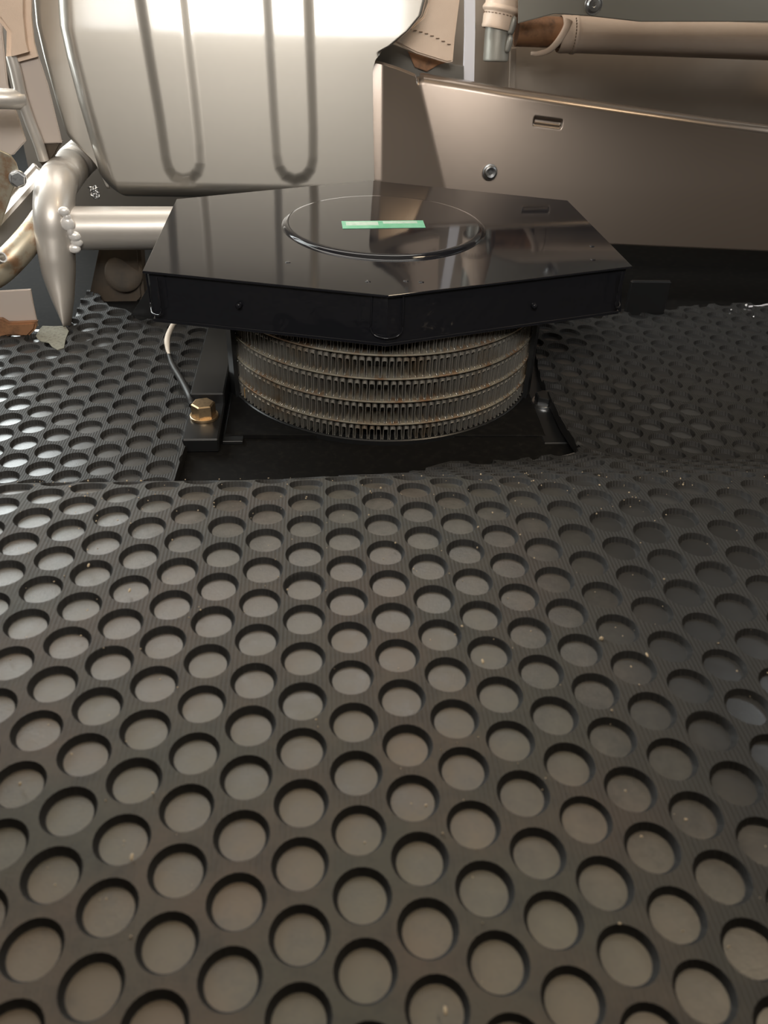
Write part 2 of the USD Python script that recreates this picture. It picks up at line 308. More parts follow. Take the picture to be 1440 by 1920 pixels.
cls = np.where(nz > .95, np.where((zc < -2.2) & (zc > -5.5), 3, 0), np.where(nz < -.5, 2, 1))       # land, wall and rim, underside, dimple floor
key = (f + (cls*len(v))[:, None]).ravel(); uniq, inv = np.unique(key, return_inverse=True)
vi, vc = uniq % len(v), uniq // len(v)
flat = v[vi]; nf = inv.reshape(-1, 3)
wob = 1.6*np.sin(flat[:, 0]/61+1)*np.sin(flat[:, 1]/83) + .8*np.sin(flat[:, 0]/23+flat[:, 1]/37)
edge = np.exp(-np.abs(flat[:, 0]-196)/22.0)*sstep((flat[:, 1]-50)/40)*np.exp(-np.maximum(0, flat[:, 1]-150)/90.0)*9.0*(flat[:, 0] > 120)   # the cut edge right of the heater curls up
pos = drape(flat[:, 0], flat[:, 1], flat[:, 2]) + np.stack([0*wob, 0*wob, np.maximum(0, wob)+edge], 1)
nn = np.zeros_like(pos); fN = np.cross(pos[nf[:, 1]]-pos[nf[:, 0]], pos[nf[:, 2]]-pos[nf[:, 0]])
for k in range(3): np.add.at(nn, nf[:, k], fN)
nn /= np.linalg.norm(nn, axis=1, keepdims=True)+1e-12
mm = UsdGeom.Mesh.Define(stage, '/World/rubber_floor_mat')
mm.CreatePointsAttr(Vt.Vec3fArray.FromNumpy(W(pos).astype(np.float32))); mm.CreateFaceVertexCountsAttr(Vt.IntArray.FromNumpy(np.full(len(nf), 3, np.int32)))
mm.CreateFaceVertexIndicesAttr(Vt.IntArray.FromNumpy(nf.astype(np.int32).ravel())); mm.CreateSubdivisionSchemeAttr('none')
mm.CreateNormalsAttr(Vt.Vec3fArray.FromNumpy(nn.astype(np.float32))); mm.SetNormalsInterpolation('vertex')
UsdGeom.PrimvarsAPI(mm).CreatePrimvar('deep', Sdf.ValueTypeNames.FloatArray, 'vertex').Set(Vt.FloatArray.FromNumpy((vc == 3).astype(np.float32)))
# trodden dust: thick on the raised step in front of the heater, thinned further on the lower floor, middle and right to paint in shade
dust_and_shade = np.clip(1.25-((flat[:, 0]+70)/215.0)**2, .05, 1)*np.interp(flat[:, 1], [-320, -210, -90, -20], [1.12, .84, .50, .40])*(1-.78*sstep((flat[:, 1]-5)/70.0))
UsdGeom.PrimvarsAPI(mm).CreatePrimvar('dust_and_shade', Sdf.ValueTypeNames.FloatArray, 'vertex').Set(Vt.FloatArray.FromNumpy(dust_and_shade.astype(np.float32)))
UsdGeom.PrimvarsAPI(mm).CreatePrimvar('steep', Sdf.ValueTypeNames.FloatArray, 'vertex').Set(Vt.FloatArray.FromNumpy((vc == 1).astype(np.float32)))
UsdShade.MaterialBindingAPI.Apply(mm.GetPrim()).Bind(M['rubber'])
tag(mm.GetPrim(), 'black ribbed rubber floor mat covered in round dimples, cut out around the heater', 'floor mat')

# ------------------------------------------------------------------ floor heater
CX, CY = 47.0, 333.0
heater = thing('floor_heater', 'black hexagonal floor heater with finned round coil standing in the mat cut-out', 'heater', (CX, CY, -83))
HEX = np.array([(39, 163), (248, 231), (243, 425), (43, 492), (-150, 410), (-149, 211)], float)
def inset(poly, d): return np.array(Polygon(poly).buffer(-d, join_style=2).exterior.coords)[:-1]
def prism(poly, z0, z1, bev=0.0):
    c = CrossSection([np.array(poly)], m3.FillRule.Positive)
    if c.is_empty(): c = CrossSection([np.array(poly)[::-1]], m3.FillRule.Positive)
    if not bev: return c.extrude(z1-z0).translate((0, 0, z0))
    ci = c.offset(-bev, m3.JoinType.Miter, 3.0)
    lo, hi = ci.extrude(z1-z0), c.extrude(z1-z0-2*bev).translate((0, 0, bev))
    return Manifold.hull(lo + hi).translate((0, 0, z0))
part('top_plate', prism(HEX, 58, 60, .35), 'gloss', heater, 20)
ang = np.linspace(0, math.pi, 9)
prof = [(0, 3.0), (82, 3.0)] + [(82+9*math.sin(t), 3.0-1.0+1.0*math.cos(t)) for t in np.linspace(0, math.pi/2, 6)][1:] + [(92.5, 1.2), (93.2, 0.6), (93.2, -.5)]
pr = [(0, 3.2), (86, 3.2), (88, 3.1), (89.6, 2.7), (90.8, 2.0), (91.6, 1.0), (92.2, .35), (93.5, -.1)]
part('raised_disc', xf(lathe(pr[::-1], 96), None, (CX+.5, CY, 60)), 'gloss', heater, 45)
def side_panel(a, b, z0, z1, th=1.6):
    a, b = np.array(a), np.array(b); d = (b-a)/np.linalg.norm(b-a); nrm = np.array([d[1], -d[0]])
    n = 24; t = np.linspace(0, 1, n); P = np.zeros((6, n, 3))
    for r, z in enumerate(np.linspace(z0, z1, 6)):
        q = a+(b-a)*t[:, None] + nrm*(.7*np.sin(t*math.pi)*math.sin((z-z0)/(z1-z0)*math.pi))[:, None] if False else a+(b-a)*t[:, None]
        P[r, :, :2], P[r, :, 2] = q, z
    return sheet(P, th)
SK = inset(HEX, 4.0)
if Polygon(SK).exterior.is_ccw is False: SK = SK[::-1]
for k in range(6):
    part('side_panel', side_panel(SK[k], SK[(k+1) % 6], 19.5, 58), 'gloss_wavy', heater, 30)
for k in range(6):                                   # folded welded corner, an open-topped U of bead on each of the corners in view
    c = SK[k]; o = c-np.array([46.0, 325]); o /= np.linalg.norm(o); tng = np.array([-o[1], o[0]])
    pp = [np.append(c+o*1.5+tng*t*11.0 - o*abs(t)*3.0, z) for t, z in ((-1.08, 57.5), (-1.1, 40), (-1.1, 30), (-.75, 25.5), (0, 24.5), (.75, 25.5), (1.1, 30), (1.1, 40), (1.08, 57.5))]
    part('corner_seam', tube(spline(pp, 28), .8, 8, hint=(0.01, .02, 1)), 'gloss', heater, 60)
# lower flange lip of the cover
part('cover_lip', Manifold.batch_boolean([prism(inset(HEX, 2.6), 17.5, 20.2, .3), prism(inset(HEX, 9.0), 10, 30)], m3.OpType.Subtract), 'gloss', heater, 25)
part('cover_underside', prism(inset(HEX, 10.0), 24.5, 26), 'core', heater, 20)
for px, py in ((540, 492), (690, 528), (761, 527), (790, 529), (1112, 487), (1110, 462)):
    c = atz(px, py, 60); part('weld_mark', xf(lathe([(2.4, -.2), (2.0, .35), (1.2, .6), (0, .65)], 16), None, (c[0], c[1], 60)), 'gloss', heater, 80)
for px, py, y in ((447, 574, 193), (1003, 574, 203)):     # small rivet on each front face
    part('rivet', xf(lathe([(2.6, -2), (2.4, .6), (1.4, 1.3), (0, 1.5)], 16), frame_z((-.27 if px < 720 else .31, -1, 0)), at(px, py, y)), 'gloss', heater, 60)
lab = [atz(*p, 63.3) for p in ((640, 415), (793, 413.5), (798, 427), (642.5, 429))]
def quadslab(c, h): 
    c = np.array(c); v = np.vstack([c, c+[0, 0, h]]); return Manifold.hull_points(v)
sticker = part('sticker', quadslab(lab, .25), 'green', heater, 20, label='small green printed sticker')
def lb(a, b): 
    top = np.array(lab[0])*(1-a)+np.array(lab[1])*a; bot = np.array(lab[3])*(1-a)+np.array(lab[2])*a; return top*(1-b)+bot*b + [0, 0, .26]
part('sticker_print', join(quadslab([lb(.05, .12), lb(.44, .12), lb(.44, .62), lb(.05, .62)], .08), quadslab([lb(.50, .10), lb(.92, .10), lb(.92, .42), lb(.50, .42)], .08)), 'label_pale', sticker, 20)
# the coil: flat ring tubes with folded fins between them
core = part('coil_core', xf(lathe([(0, 24), (128, 24), (128, -76), (0, -76)], 72), None, (CX, CY, 0)), 'core', heater, 40)
BANDS = [(-62.6), (-41.0), (-19.6), (1.7)]
for z in BANDS:
    part('ring_tube', xf(lathe([(128, -1.1), (149.0, -1.1), (149.9, -.6), (150.1, 0), (149.9, .6), (149.0, 1.1), (128, 1.1)], 120), None, (CX, CY, z)), 'pipe', core, 40)
part('base_ring', xf(lathe([(126, -83), (152.6, -83), (152.6, -77.6), (151.6, -76.8), (150.4, -76.8), (150.2, -79), (126, -79)], 120), None, (CX, CY, 0)), 'satin', core, 30)
ROWS = [(-79, -63.7), (-61.5, -42.1), (-39.9, -20.7), (-18.5, .6), (2.8, 24.0)]
FP = 6.08; NF = int(round(2*math.pi*149/FP)); STEP = 2*math.pi/NF
def fin_mesh(h, lean=0.0, wid=1.0, depth=15.0):      # one hairpin: two legs, a flat folded top, half a bend to each neighbour; local x tangential, y outward, z up
    hw, hb = 1.75*wid, FP/2
    path = [(-hb, .25), (-hb+.75, .3), (-hw-.15, 1.3), (-hw, 3.0), (-hw, h-2.2), (-hw*.72, h-.5), (-hw*.35, h), (hw*.35, h), (hw*.72, h-.5), (hw, h-2.2), (hw, 3.0), (hw+.15, 1.3), (hb-.75, .3), (hb, .25)]
    p = np.array(path); p[:, 0] += lean*(p[:, 1]/h); t = np.gradient(p, axis=0); t /= np.linalg.norm(t, axis=1, keepdims=True); nrm = np.stack([-t[:, 1], t[:, 0]], 1)*.22
    a, b = p+nrm, p-nrm; n = len(p)
    y0, y1, ym = -depth, 0.0, -7.0; low = np.where(p[:, 1] < .5, 1.2, 0.0)
    drop = np.where(p[:, 1] > h-.7, 1.0, 0.0)         # the folded top slopes outwards
    def ring(q, y, dz=0): return np.stack([q[:, 0], np.zeros(n)+y, q[:, 1]-dz], 1)
    v = np.vstack([ring(a, y1+low, drop*4.2), ring(b, y1+low, drop*4.2), ring(a, ym), ring(b, ym), ring(a, y0), ring(b, y0)]); i = np.arange(n-1)
    q = [np.stack([i, i+1, n+i+1, n+i], 1), np.stack([4*n+i, 5*n+i, 5*n+i+1, 4*n+i+1], 1)]
    for o_ in (0, 2*n): q += [np.stack([o_+i, o_+2*n+i, o_+2*n+i+1, o_+i+1], 1), np.stack([o_+n+i, o_+n+i+1, o_+3*n+i+1, o_+3*n+i], 1)]
    return v, np.vstack(q)
rest = []; shown = 0
for r, (z0, z1) in enumerate(ROWS):
    off = rnd.random()*STEP
    for k in range(NF):
        th = -math.pi/2 + off + (k-NF//2)*STEP; dth = abs((th+math.pi/2+math.pi) % (2*math.pi)-math.pi)
        fm = fin_mesh(z1-z0, rnd.uniform(-.5, .5), rnd.uniform(.98, 1.2))
        o = np.array([math.cos(th), math.sin(th)]); tn = np.array([-o[1], o[0]])
        R = np.array([[tn[0], o[0], 0], [tn[1], o[1], 0], [0, 0, 1.0]])
        g = xf(fm, R, (CX+o[0]*(148.6+rnd.uniform(-.5, .5)), CY+o[1]*148.6, z0))
        if dth < math.radians(67) and shown < 300: part('fin', g, 'fin', core, 30); shown += 1
        elif dth < math.radians(112): rest.append(g)
p = part('fin_rows', join(*rest), 'fin', core, 30); p.SetCustomDataByKey('kind', 'stuff')
for th in (-90-66, -90+64):
    t = math.radians(th); o = np.array([math.cos(t), math.sin(t), 0]); tn = np.array([-o[1], o[0], 0]); c = np.array([CX, CY, 0])+o*153
    part('strap', np.array(0) if False else Manifold.hull_points(np.array([c+tn*a+o*b+[0, 0, z] for a in (-7, 7) for b in (-2, 2) for z in (-82, 24)])), 'satin', heater, 20)
part('base_pan', Manifold.batch_boolean([prism([(-96, 196), (186, 190), (196, 470), (-96, 470)], -83, -78.5, .6)], m3.OpType.Add), 'matte', heater, 20)
# mounting rail on the left with its bolt
rail = part('mounting_rail', Manifold.batch_boolean([box((-129, 174, -83), (-99, 240, -70), 1.2), box((-129, 236, -83), (-99, 430, -60), 1.2), box((-97.5, 186, -83), (-80, 400, -79.5), .5)], m3.OpType.Add), 'satin', heater, 20)
hb_, hw_ = hexbolt((-114.5, 212, -70), (0, 0, 1), 18.0, 11.5, 12.3, 2.6, .25)
bolt = part('bolt', hb_, 'zinc', heater, 15, label='brassy hex bolt on the left mounting rail')
part('washer', hw_, 'zinc', bolt, 30)
hb2, hw2 = hexbolt((199, 250, -79), (0, 0, 1), 17, 7, 12.5, 2.4, .6)
part('rail_right', box((182, 178, -83), (214, 430, -79), 1.0), 'satin', heater, 20)
b2 = part('bolt', hb2, 'satin', heater, 15); part('washer', hw2, 'steel', b2, 30)
part('wire_clip', box((-84, 262, -80), (-79, 274, -68), 1), 'amber', heater, 20)
part('capillary', tube(spline([(-90, 330, -20), (-94, 300, -40), (-90, 276, -60), (-82, 266, -70)], 20), 1.1, 8, hint=(1, .1, .1)), 'black_wire', heater, 60)
# rear brackets hanging below the cover at right and left corners
for pts, y in ((((1108, 500), (1168, 500), (1165, 585), (1112, 588)), 300), (((283, 510), (345, 515), (338, 592), (283, 596)), 296)):
    part('corner_bracket', slab(pts, y, 3, .5), 'gloss', heater, 20)

# ------------------------------------------------------------------ wire beside the rail
wire = thing('wire', 'thin wire with white end and black sleeve beside the brassy bolt', 'wire', (-160, 330, -73))
wp = spline([(-146, 392, -40), (-157, 372, -47), (-164, 350, -56), (-163, 335, -63), (-160, 326, -66.5)], 24)
part('bare_end', tube(wp, np.interp(np.linspace(0, 1, 24), [0, .3, .6, 1], [1.2, 2.6, 3.0, 1.0]), 10, hint=(1, 0, .2)), 'white_wire', wire, 60, label='flattened white insulated wire end')
part('sleeve', tube(spline([(-161, 327, -66), (-154, 305, -67), (-140, 268, -65), (-131, 243, -65), (-127, 232, -69.5)], 24), np.interp(np.linspace(0, 1, 24), [0, .2, 1], [2.0, 3.0, 3.6]), 12, hint=(1, 0, .2)), 'black_wire', wire, 60)

# ------------------------------------------------------------------ embossed silver panel behind the heater
LEAN = .21
def leanplane(px, py):
    d = FWD + RGT*(px-720)/FPX + UPV*(960-py)/FPX; n = np.array([0, 1, -LEAN]); c = 530-LEAN*60
    q = EYE+d*((c-EYE@n)/(d@n)); return q[0], q[2]
Lo = np.array([leanplane(*p) for p in ((94, -60), (100, 0), (104, 50), (118, 112), (140, 195), (160, 262), (182, 335), (200, 372))])
Ro = np.array([leanplane(*p) for p in ((812, -60), (803, 0), (795, 30), (772, 58), (738, 86), (716, 98), (704, 112), (699, 130), (700, 240), (702, 345), (703, 372))])
ZB, ZT = 27.0, 335.0
zr = np.concatenate([ZB+24*(1-np.cos(np.linspace(0, math.pi/2, 40))), np.linspace(ZB+25, ZT, 250)])
xl = np.interp(zr, Lo[::-1, 1], Lo[::-1, 0]); xr = np.interp(zr, Ro[::-1, 1], Ro[::-1, 0])
cr = np.clip((ZB+26-zr)/26, 0, 1); cc = 26*(1-np.sqrt(1-np.minimum(cr, .9999)**2)); xl = xl+cc
tt = np.concatenate([.06*(1-np.cos(np.linspace(0, math.pi/2, 26)))[:-1], np.linspace(.06, .94, 250), 1-.06*(1-np.cos(np.linspace(math.pi/2, 0, 26)))[1:]])
Xg = xl[:, None]+(xr-xl)[:, None]*tt; Zg = np.repeat(zr[:, None], len(tt), 1)
dist = np.minimum(np.minimum(Xg-xl[:, None], (xr[:, None]-Xg)*3.5 + 40*(1-sstep((Zg-162)/14.0))), Zg-ZB)
RB = 19.0; dd = np.clip(dist, 0, RB); back = RB-np.sqrt(np.maximum(0, RB**2-(RB-dd)**2))
def tongue(pl, X, Z, half=6.5):                      # signed smooth step inside a U outline
    p = np.array(pl); best = np.full(X.shape, 1e9); ins = np.zeros(X.shape, bool)
    for a, b in zip(p[:-1], p[1:]):
        ab = b-a; t = np.clip(((X-a[0])*ab[0]+(Z-a[1])*ab[1])/(ab@ab), 0, 1); best = np.minimum(best, np.hypot(X-a[0]-t*ab[0], Z-a[1]-t*ab[1]))
    for a, b in zip(p, np.roll(p, -1, 0)):
        ins ^= ((a[1] > Z) != (b[1] > Z)) & (X < (b[0]-a[0])*(Z-a[1])/(b[1]-a[1]+1e-9)+a[0])
    return sstep((np.where(ins, best, -best)+half)/(2*half))
def upath(p):
    return [leanplane(*q) for q in p]
U1 = upath([(258, -80), (263, 0), (283, 120), (300, 220), (311, 295), (316, 315), (326, 330), (343, 337), (360, 333), (371, 322), (376, 306), (374, 270), (365, 180), (352, 70), (344, 0), (338, -80)])
U2 = upath([(497, -80), (501, 0), (507, 100), (513, 200), (519, 290), (523, 312), (534, 329), (553, 337), (572, 331), (583, 316), (587, 296), (587, 240), (583, 130), (578, 0), (575, -80)])
Yg = 530+LEAN*(Zg-60)+back - 2.3*(tongue(U1, Xg, Zg)+tongue(U2, Xg, Zg))
Yg += 2.5*sstep((Zg-150)/90.0)**2 + 70*np.clip((Zg-245)/90.0, 0, 1)**2.5                      # the pressing rolls back towards its top
panel = thing('embossed_panel', 'large silver pressed metal panel with two U-shaped grooves behind the heater', 'metal panel', (-110, 535, 27))
part('pressing', sheet(np.stack([Xg, Yg, Zg], -1), 1.2), 'champagne', panel, True)
# stepped flange along its left edge
fz = np.linspace(34, ZT, 110); fl = np.interp(fz, Lo[::-1, 1], Lo[::-1, 0]); fw = 4+23*sstep((fz-50)/42.0); ax = np.linspace(0, 1, 14)
FXg = fl[:, None]+3-fw[:, None]*ax[::-1][None]; FZg = np.repeat(fz[:, None], 14, 1)
FYg = 530+LEAN*(FZg-60)+RB-1+6*np.exp(-((1-ax[::-1])/.15)**2)[None]*0 + 1.0*(np.clip((ax[::-1]-.8)/.2, 0, 1)**2)[None]
part('flange', sheet(np.stack([FXg, FYg, FZg], -1), 1.5), 'champagne', panel, True)

# ------------------------------------------------------------------ folded bronze panel at the right
cx_ = np.concatenate([np.linspace(47.0, 140, 134), np.linspace(141, 225, 40), np.linspace(226, 275, 90), np.linspace(277, 760, 90)])
top = np.interp(cx_, [46, 49, 60, 75, 90, 97, 99, 101, 103, 107, 200, 330, 430, 504, 760], [161.5, 163, 161, 157, 152, 149.5, 146.5, 146, 147.5, 148.5, 138, 126, 117, 111.5, 96])
nr = 110; tv = np.linspace(0, 1, nr)
tv = np.concatenate([np.linspace(0, .80, 70), .80+.20*np.sin(np.linspace(0, math.pi/2, nr-69))[1:]])
ZG = -16+(top[None]+16)*tv[:, None]; XG = np.repeat(cx_[None], nr, 0)
xc = np.interp(ZG, [-32, 43, 148, 200], [158, 133, 100, 84])
def fold(x, x0, w): return np.where(x < x0-w, 0.0, np.where(x > x0+w, x-x0, (x-x0+w)**2/(4*w)))
yA = 550.0; slopeB = (560-yA)/np.maximum(xc-60, 20)
YG = yA + slopeB*(fold(XG, 60, 1.5) - fold(XG, xc, 2.5)) + .28*(ZG-60) - .10*fold(XG, xc+25, 25)
YG += 4.0*sstep((46-ZG)/14.0)*sstep((64-XG)/6.0); dt = np.clip(top[None]-ZG, 0, 8.0); YG += np.where(XG > 99, 8.0-np.sqrt(np.maximum(0, 64-(8-dt)**2)), np.clip(2-dt, 0, 2))
s0, s1 = at(1003, 227, 562), at(1053, 233, 560)
dirv = (s1-s0)[[0, 2]]; ln = np.linalg.norm(dirv); dirv /= ln
a_ = (XG-s0[0])*dirv[0]+(ZG-s0[2])*dirv[1]; b_ = -(XG-s0[0])*dirv[1]+(ZG-s0[2])*dirv[0]
YG += 3.6*sstep((ln/2+1.5-np.abs(a_-ln/2))/2.5)*sstep((4.6-np.abs(b_))/3.0)
side = thing('folded_panel', 'brown-bronze folded sheet metal panel with small slot running off to the right', 'metal panel', (300, 565, -16))
part('sheet', sheet(np.stack([XG, YG, ZG], -1), 1.2), 'bronze', side, True)
lipx = cx_[cx_ > 103]; lt = top[cx_ > 103]
LP = np.stack([np.stack([lipx, np.full(len(lipx), 0), lt], 1)]*4); yl = YG[-1][cx_ > 103]
for r, dy in enumerate((-.4, 4, 9, 14)): LP[r, :, 1] = yl+dy; LP[r, :, 2] = lt-.25*(r > 2)
part('top_return', sheet(LP, 1.0), 'bronze', side, True)
sc = at(918, 322, 553); ax = np.array([0, -1.0, .1])
hd = lathe([(0, 4.4), (2.4, 4.4), (2.8, 5.6), (5.4, 6.0), (6.8, 5.2), (7.3, 3.4), (7.4, 1.2), (8.6, 1.0), (8.8, 0), (0, 0)][::-1], 28)
R = frame_z(ax); sc = sc + ax*2
part('screw', xf(hd, R, sc), 'steel', side, 30, label='bright round screw head')

# ------------------------------------------------------------------ behind the bronze panel: strip, post, wrapped bar, cover plate
strip = part('metal_strip', slab([(868, 156), (889, 156), (891, 60), (892, -330), (872, -330), (871, 60)], 640, 4, .8), 'chrome', None, 25)
tag(strip, 'narrow bright bare metal strip standing upright behind the bronze panel', 'metal strip')
post = thing('bar_post', 'grey welded tube post with tan leather wrapped top, right of the bright strip', 'post', at(930, 118, 690))
pc = at(929, 116, 690); pr_ = 15.5; up = np.array([.0, .12, 1.0])
part('post_tube', tube([pc+up*z for z in (0, .8, 2.5, 20, 60, 130)], [pr_-3, pr_-.8, pr_, pr_, pr_, pr_], 40, hint=(0, 1, .1)), 'grey_paint', post, 40)
wc = pc+up*43
wr = [(pr_+.5, -9), (pr_+2.5, -10), (pr_+3.6, -8), (pr_+3.2, -5), (pr_+4.0, 2), (pr_+3.6, 6), (pr_+4.4, 7.5), (pr_+6.4, 9), (pr_+6.8, 11), (pr_+5.6, 13.5), (pr_+4.6, 15), (pr_+5, 30), (pr_+5, 60)]
RT = frame_z((.16, .15, 1.0)); wrap = part('leather_wrap', xf(lathe(wr, 48), RT, wc), 'leather', post, 60, label='tan leather wrap with a piped hem')
st = []
for k in range(26):
    a = 2*math.pi*k/26; st.append(xf(box((-1.3, -.5, -.5), (1.3, .5, .5)), RT @ np.array([[-math.sin(a), math.cos(a), 0], [math.cos(a), math.sin(a), 0], [0, 0, 1]]), wc+RT@np.array([(pr_+3.9)*math.cos(a), (pr_+3.9)*math.sin(a), 5])))
part('stitching', join(*st), 'thread', wrap, False)
for px, py in ((962, 50), (955, 84), (886, 55)):
    c = at(px, py, 680); part('weld_bead', Manifold.hull_points(np.vstack([trimesh.creation.icosphere(1, 5.0).vertices*[.8, .8, 1.5]+c+[0, 0, 4], trimesh.creation.icosphere(1, 4.0).vertices+c-[2, 0, 5]])), 'grey_paint', post, 80)
bar = thing('wrapped_bar', 'horizontal bar in a tan leather sleeve with a bare rusty end', 'bar', at(1200, 68, 700))
b0, b1 = at(968, 58, 700), at(1440, 76, 700); bd = (b1-b0)/np.linalg.norm(b1-b0)
part('bare_tube', tube([b0+bd*t for t in (0, 30, 60, 100)], 16.5, 40, hint=(0, 0, 1)), 'rust', bar, 60, label='bare rusty brown tube end')
sl0 = at(1048, 64, 700); L_ = 420
rs = np.array([[0, 19.2], [3, 20.3], [10, 20.2], [14, 19.8], [17, 21.0], [20, 21.2], [22, 19.6], [40, 19.6], [L_, 19.8]])
sleeve = part('leather_sleeve', tube([sl0+bd*t for t in rs[:, 0]], rs[:, 1], 48, hint=(0, 0, 1), cap=False), 'leather', bar, 60)
fl_ = [sl0+np.array([x, y, z]) for x, y, z in ((6, -14, 16), (2, -19, 6), (-5, -19, -6), (-13, -13, -16), (-24, -4, -21), (-30, 4, -21.5))]
part('cuff', tube(spline(fl_, 30), np.linspace(5.0, 2.5, 30), 12, hint=(0, 1, 0), r2=np.linspace(2.2, 1.6, 30)), 'leather', sleeve, 60, label='turned back leather cuff')
st = []
for k in range(14):
    a = -1.2+k*.17; c = sl0+bd*15.5+np.array([0, -math.cos(a)*20.6, math.sin(a)*20.6]); st.append(xf(box((-.5, -.5, -1.2), (.5, .5, 1.2)), None, c))
part('stitching', join(*st), 'thread', sleeve, False)
cov = thing('cover_plate', 'dark grey flat cover plate with a screw above the leather wrapped bar', 'plate', at(1200, 20, 655))
part('plate', slab([(972, 44), (972, -150), (1600, -150), (1600, 48), (1440, 41), (1200, 41), (1100, 30), (1040, 26)], 655, 3, .8), 'grey_paint', cov, 25)
R = frame_z((0, -1, 0)); cs = at(1113, 9, 655)
part('screw', xf(lathe([(0, 1.4), (2, 1.4), (2.6, 3), (6.4, 2.6), (8.2, 0), (10, .4), (10.4, 0), (10.4, -1)][::-1], 28), R, cs), 'steel', cov, 30)
rear = part('rear_sheet', slab([(690, 130), (690, -330), (1600, -330), (1600, 300), (1000, 300), (880, 240)], 770, 3, .8), 'wall_sheet', None, 25)
tag(rear, 'dull brown grey sheet metal wall panel behind the leather wrapped bar', 'metal panel')
rib = part('seam_strip', slab([(952, 230), (966, 230), (968, 90), (957, 90)], 755, 4, .8), 'wall_sheet', rear, 25)
flap = thing('leather_flap', 'tan leather seat flap with dashed stitching beside the silver panel', 'leather flap', at(810, 110, 600))
part('flap', slab([(800, -330), (803, 5), (793, 32), (772, 50), (752, 52), (734, 76), (780, 100), (838, 118), (849, 116), (853, 70), (862, 0), (866, -330)], 600, 5, 1.8), 'leather', flap, 60)
st = []
for k in range(9):
    t = (k+.5)/9; c = at(752+95*t, 52+34*t-6*math.sin(t*3.1), 600); st.append(xf(box((-2.0, -1.0, -.45), (2.0, 1.2, .45), .3), frame_z((0, .05, 1)), c))
part('stitching', join(*st), 'thread', flap, False)
br = thing('seat_bracket', 'pale pressed bracket with rusty corner under the leather flap', 'bracket', at(760, 130, 625))
part('bracket_plate', slab([(690, 150), (696, 110), (712, 92), (735, 82), (790, 104), (835, 118), (870, 124), (870, 160), (760, 165)], 625, 3, .8), 'champagne', br, 25)
part('rusty_corner', slab([(765, 97), (836, 118), (822, 122), (800, 134), (778, 126)], 621, 2.5, .6), 'rust', br, 25)

# ------------------------------------------------------------------ tube leg at the left
leg = thing('tube_leg', 'silver tube leg pinched to a point on the mat, with welded crossbar behind heater', 'seat leg', (-282, 424, -73))
lp = [at(178, 272, 612), at(143, 303, 582), at(118, 331, 516), at(105, 352, 480), at(101, 400, 455), at(104, 450, 448), at(110, 510, 440), at(118, 560, 430), at(126, 611, 419)]
P_ = spline(lp, 70); q = np.linspace(0, 1, 70)
part('upright', tube(P_, np.interp(q, [0, .25, .45, .6, .75, .88, .96, 1], [19, 20, 20.5, 20, 17, 11, 5.2, 2.0]), 48, hint=(0, 1, 0), r2=np.interp(q, [0, .5, .7, 1], [19, 20.5, 21, 12])), 'silver', leg, True)
c0, c1 = at(118, 428, 458), at(345, 428, 461)
cb = part('crossbar', tube([c0+(c1-c0)*t for t in (0, .3, .6, 1)], 21.6, 48, hint=(0, 0, 1)), 'silver', leg, 60)
wl = []
for k in range(7):
    t = k/6; c = at(122+21*t**.8, 396+70*t, 436+3*t); wl.append(trimesh.Trimesh(*xf(trimesh.creation.icosphere(2, 1.0), np.diag([3.6+rnd.random()*4.2, 3.6+rnd.random(), 4.6+rnd.random()*3.4]), c+np.array([rnd.uniform(-2.6, 2.6), rnd.uniform(-1, 1), 0]))))
part('weld_bead', Manifold.batch_boolean([Manifold(m3.Mesh(np.array(w.vertices, np.float32), np.array(w.faces, np.uint32))) for w in wl], m3.OpType.Add), 'weld', leg, 60, label='bright lumpy weld bead')

# ------------------------------------------------------------------ left edge: wrapped pillar, plates, rails, bolt, bracket
lw = part('leather_wrap', slab([(-16, -330), (56, -330), (55, 30), (60, 80), (67, 108), (30, 118), (16, 119), (8, 108), (9, 60), (-6, 40), (-16, 40)], 505, 16, 6), 'leather', None, 60)
tag(lw, 'tan leather wrap around pillar at the upper left corner', 'leather wrap')
pil = thing('pillar_plate', 'pinkish grey pillar plate with rolled bright left edge under the tan leather wrap', 'plate', at(70, 260, 515))
part('plate', slab([(22, 100), (70, 100), (90, 160), (112, 250), (116, 268), (72, 270), (60, 232), (44, 180)], 515, 3, .8), 'pinkish', pil, 25)
part('rolled_edge', tube(spline([at(22, 105, 512), at(30, 135, 511), at(40, 180, 510), at(55, 225, 510), at(72, 268, 510), at(82, 300, 512)], 30), 5.5, 16, hint=(0, 1, 0)), 'silver', pil, 60)
part('foot', slab([(62, 262), (116, 266), (104, 290), (84, 318), (70, 300)], 517, 8, 1.5), 'mud', pil, 30)
pe = part('pillar_post', slab([(-16, -330), (0, -330), (4, 60), (14, 160), (30, 210), (48, 265), (26, 290), (-16, 300)], 560, 5, 1), 'pinkish', None, 25)
tag(pe, 'light metal door pillar at the far left edge behind the leather wrap', 'pillar')
sb = part('side_tube', tube([at(-60, 184, 500), at(0, 185, 503), at(30, 186, 508), at(40, 186, 512)], 9.5, 24, hint=(0, 0, 1)), 'silver', None, 60)
tag(sb, 'short horizontal silver tube entering at the left edge below the leather wrap', 'tube')
gp = part('guard_plate', slab([(-16, 272), (-6, 279), (18, 290), (30, 306), (36, 330), (26, 352), (0, 425), (-16, 436)], 468, 3, .8), 'pipe', None, 30)
tag(gp, 'rounded olive metal guard plate behind the hex bolt at the left edge', 'plate')
h1, w1 = hexbolt(at(33, 335, 467), (.35, -1, .15), 13, 9, 8.4, 2, .3)
bt = part('plate_bolt', h1, 'steel', None, 15); tag(bt, 'bright hex bolt head on the guard plate at the left edge', 'bolt'); part('washer', w1, 'steel', bt, 30)
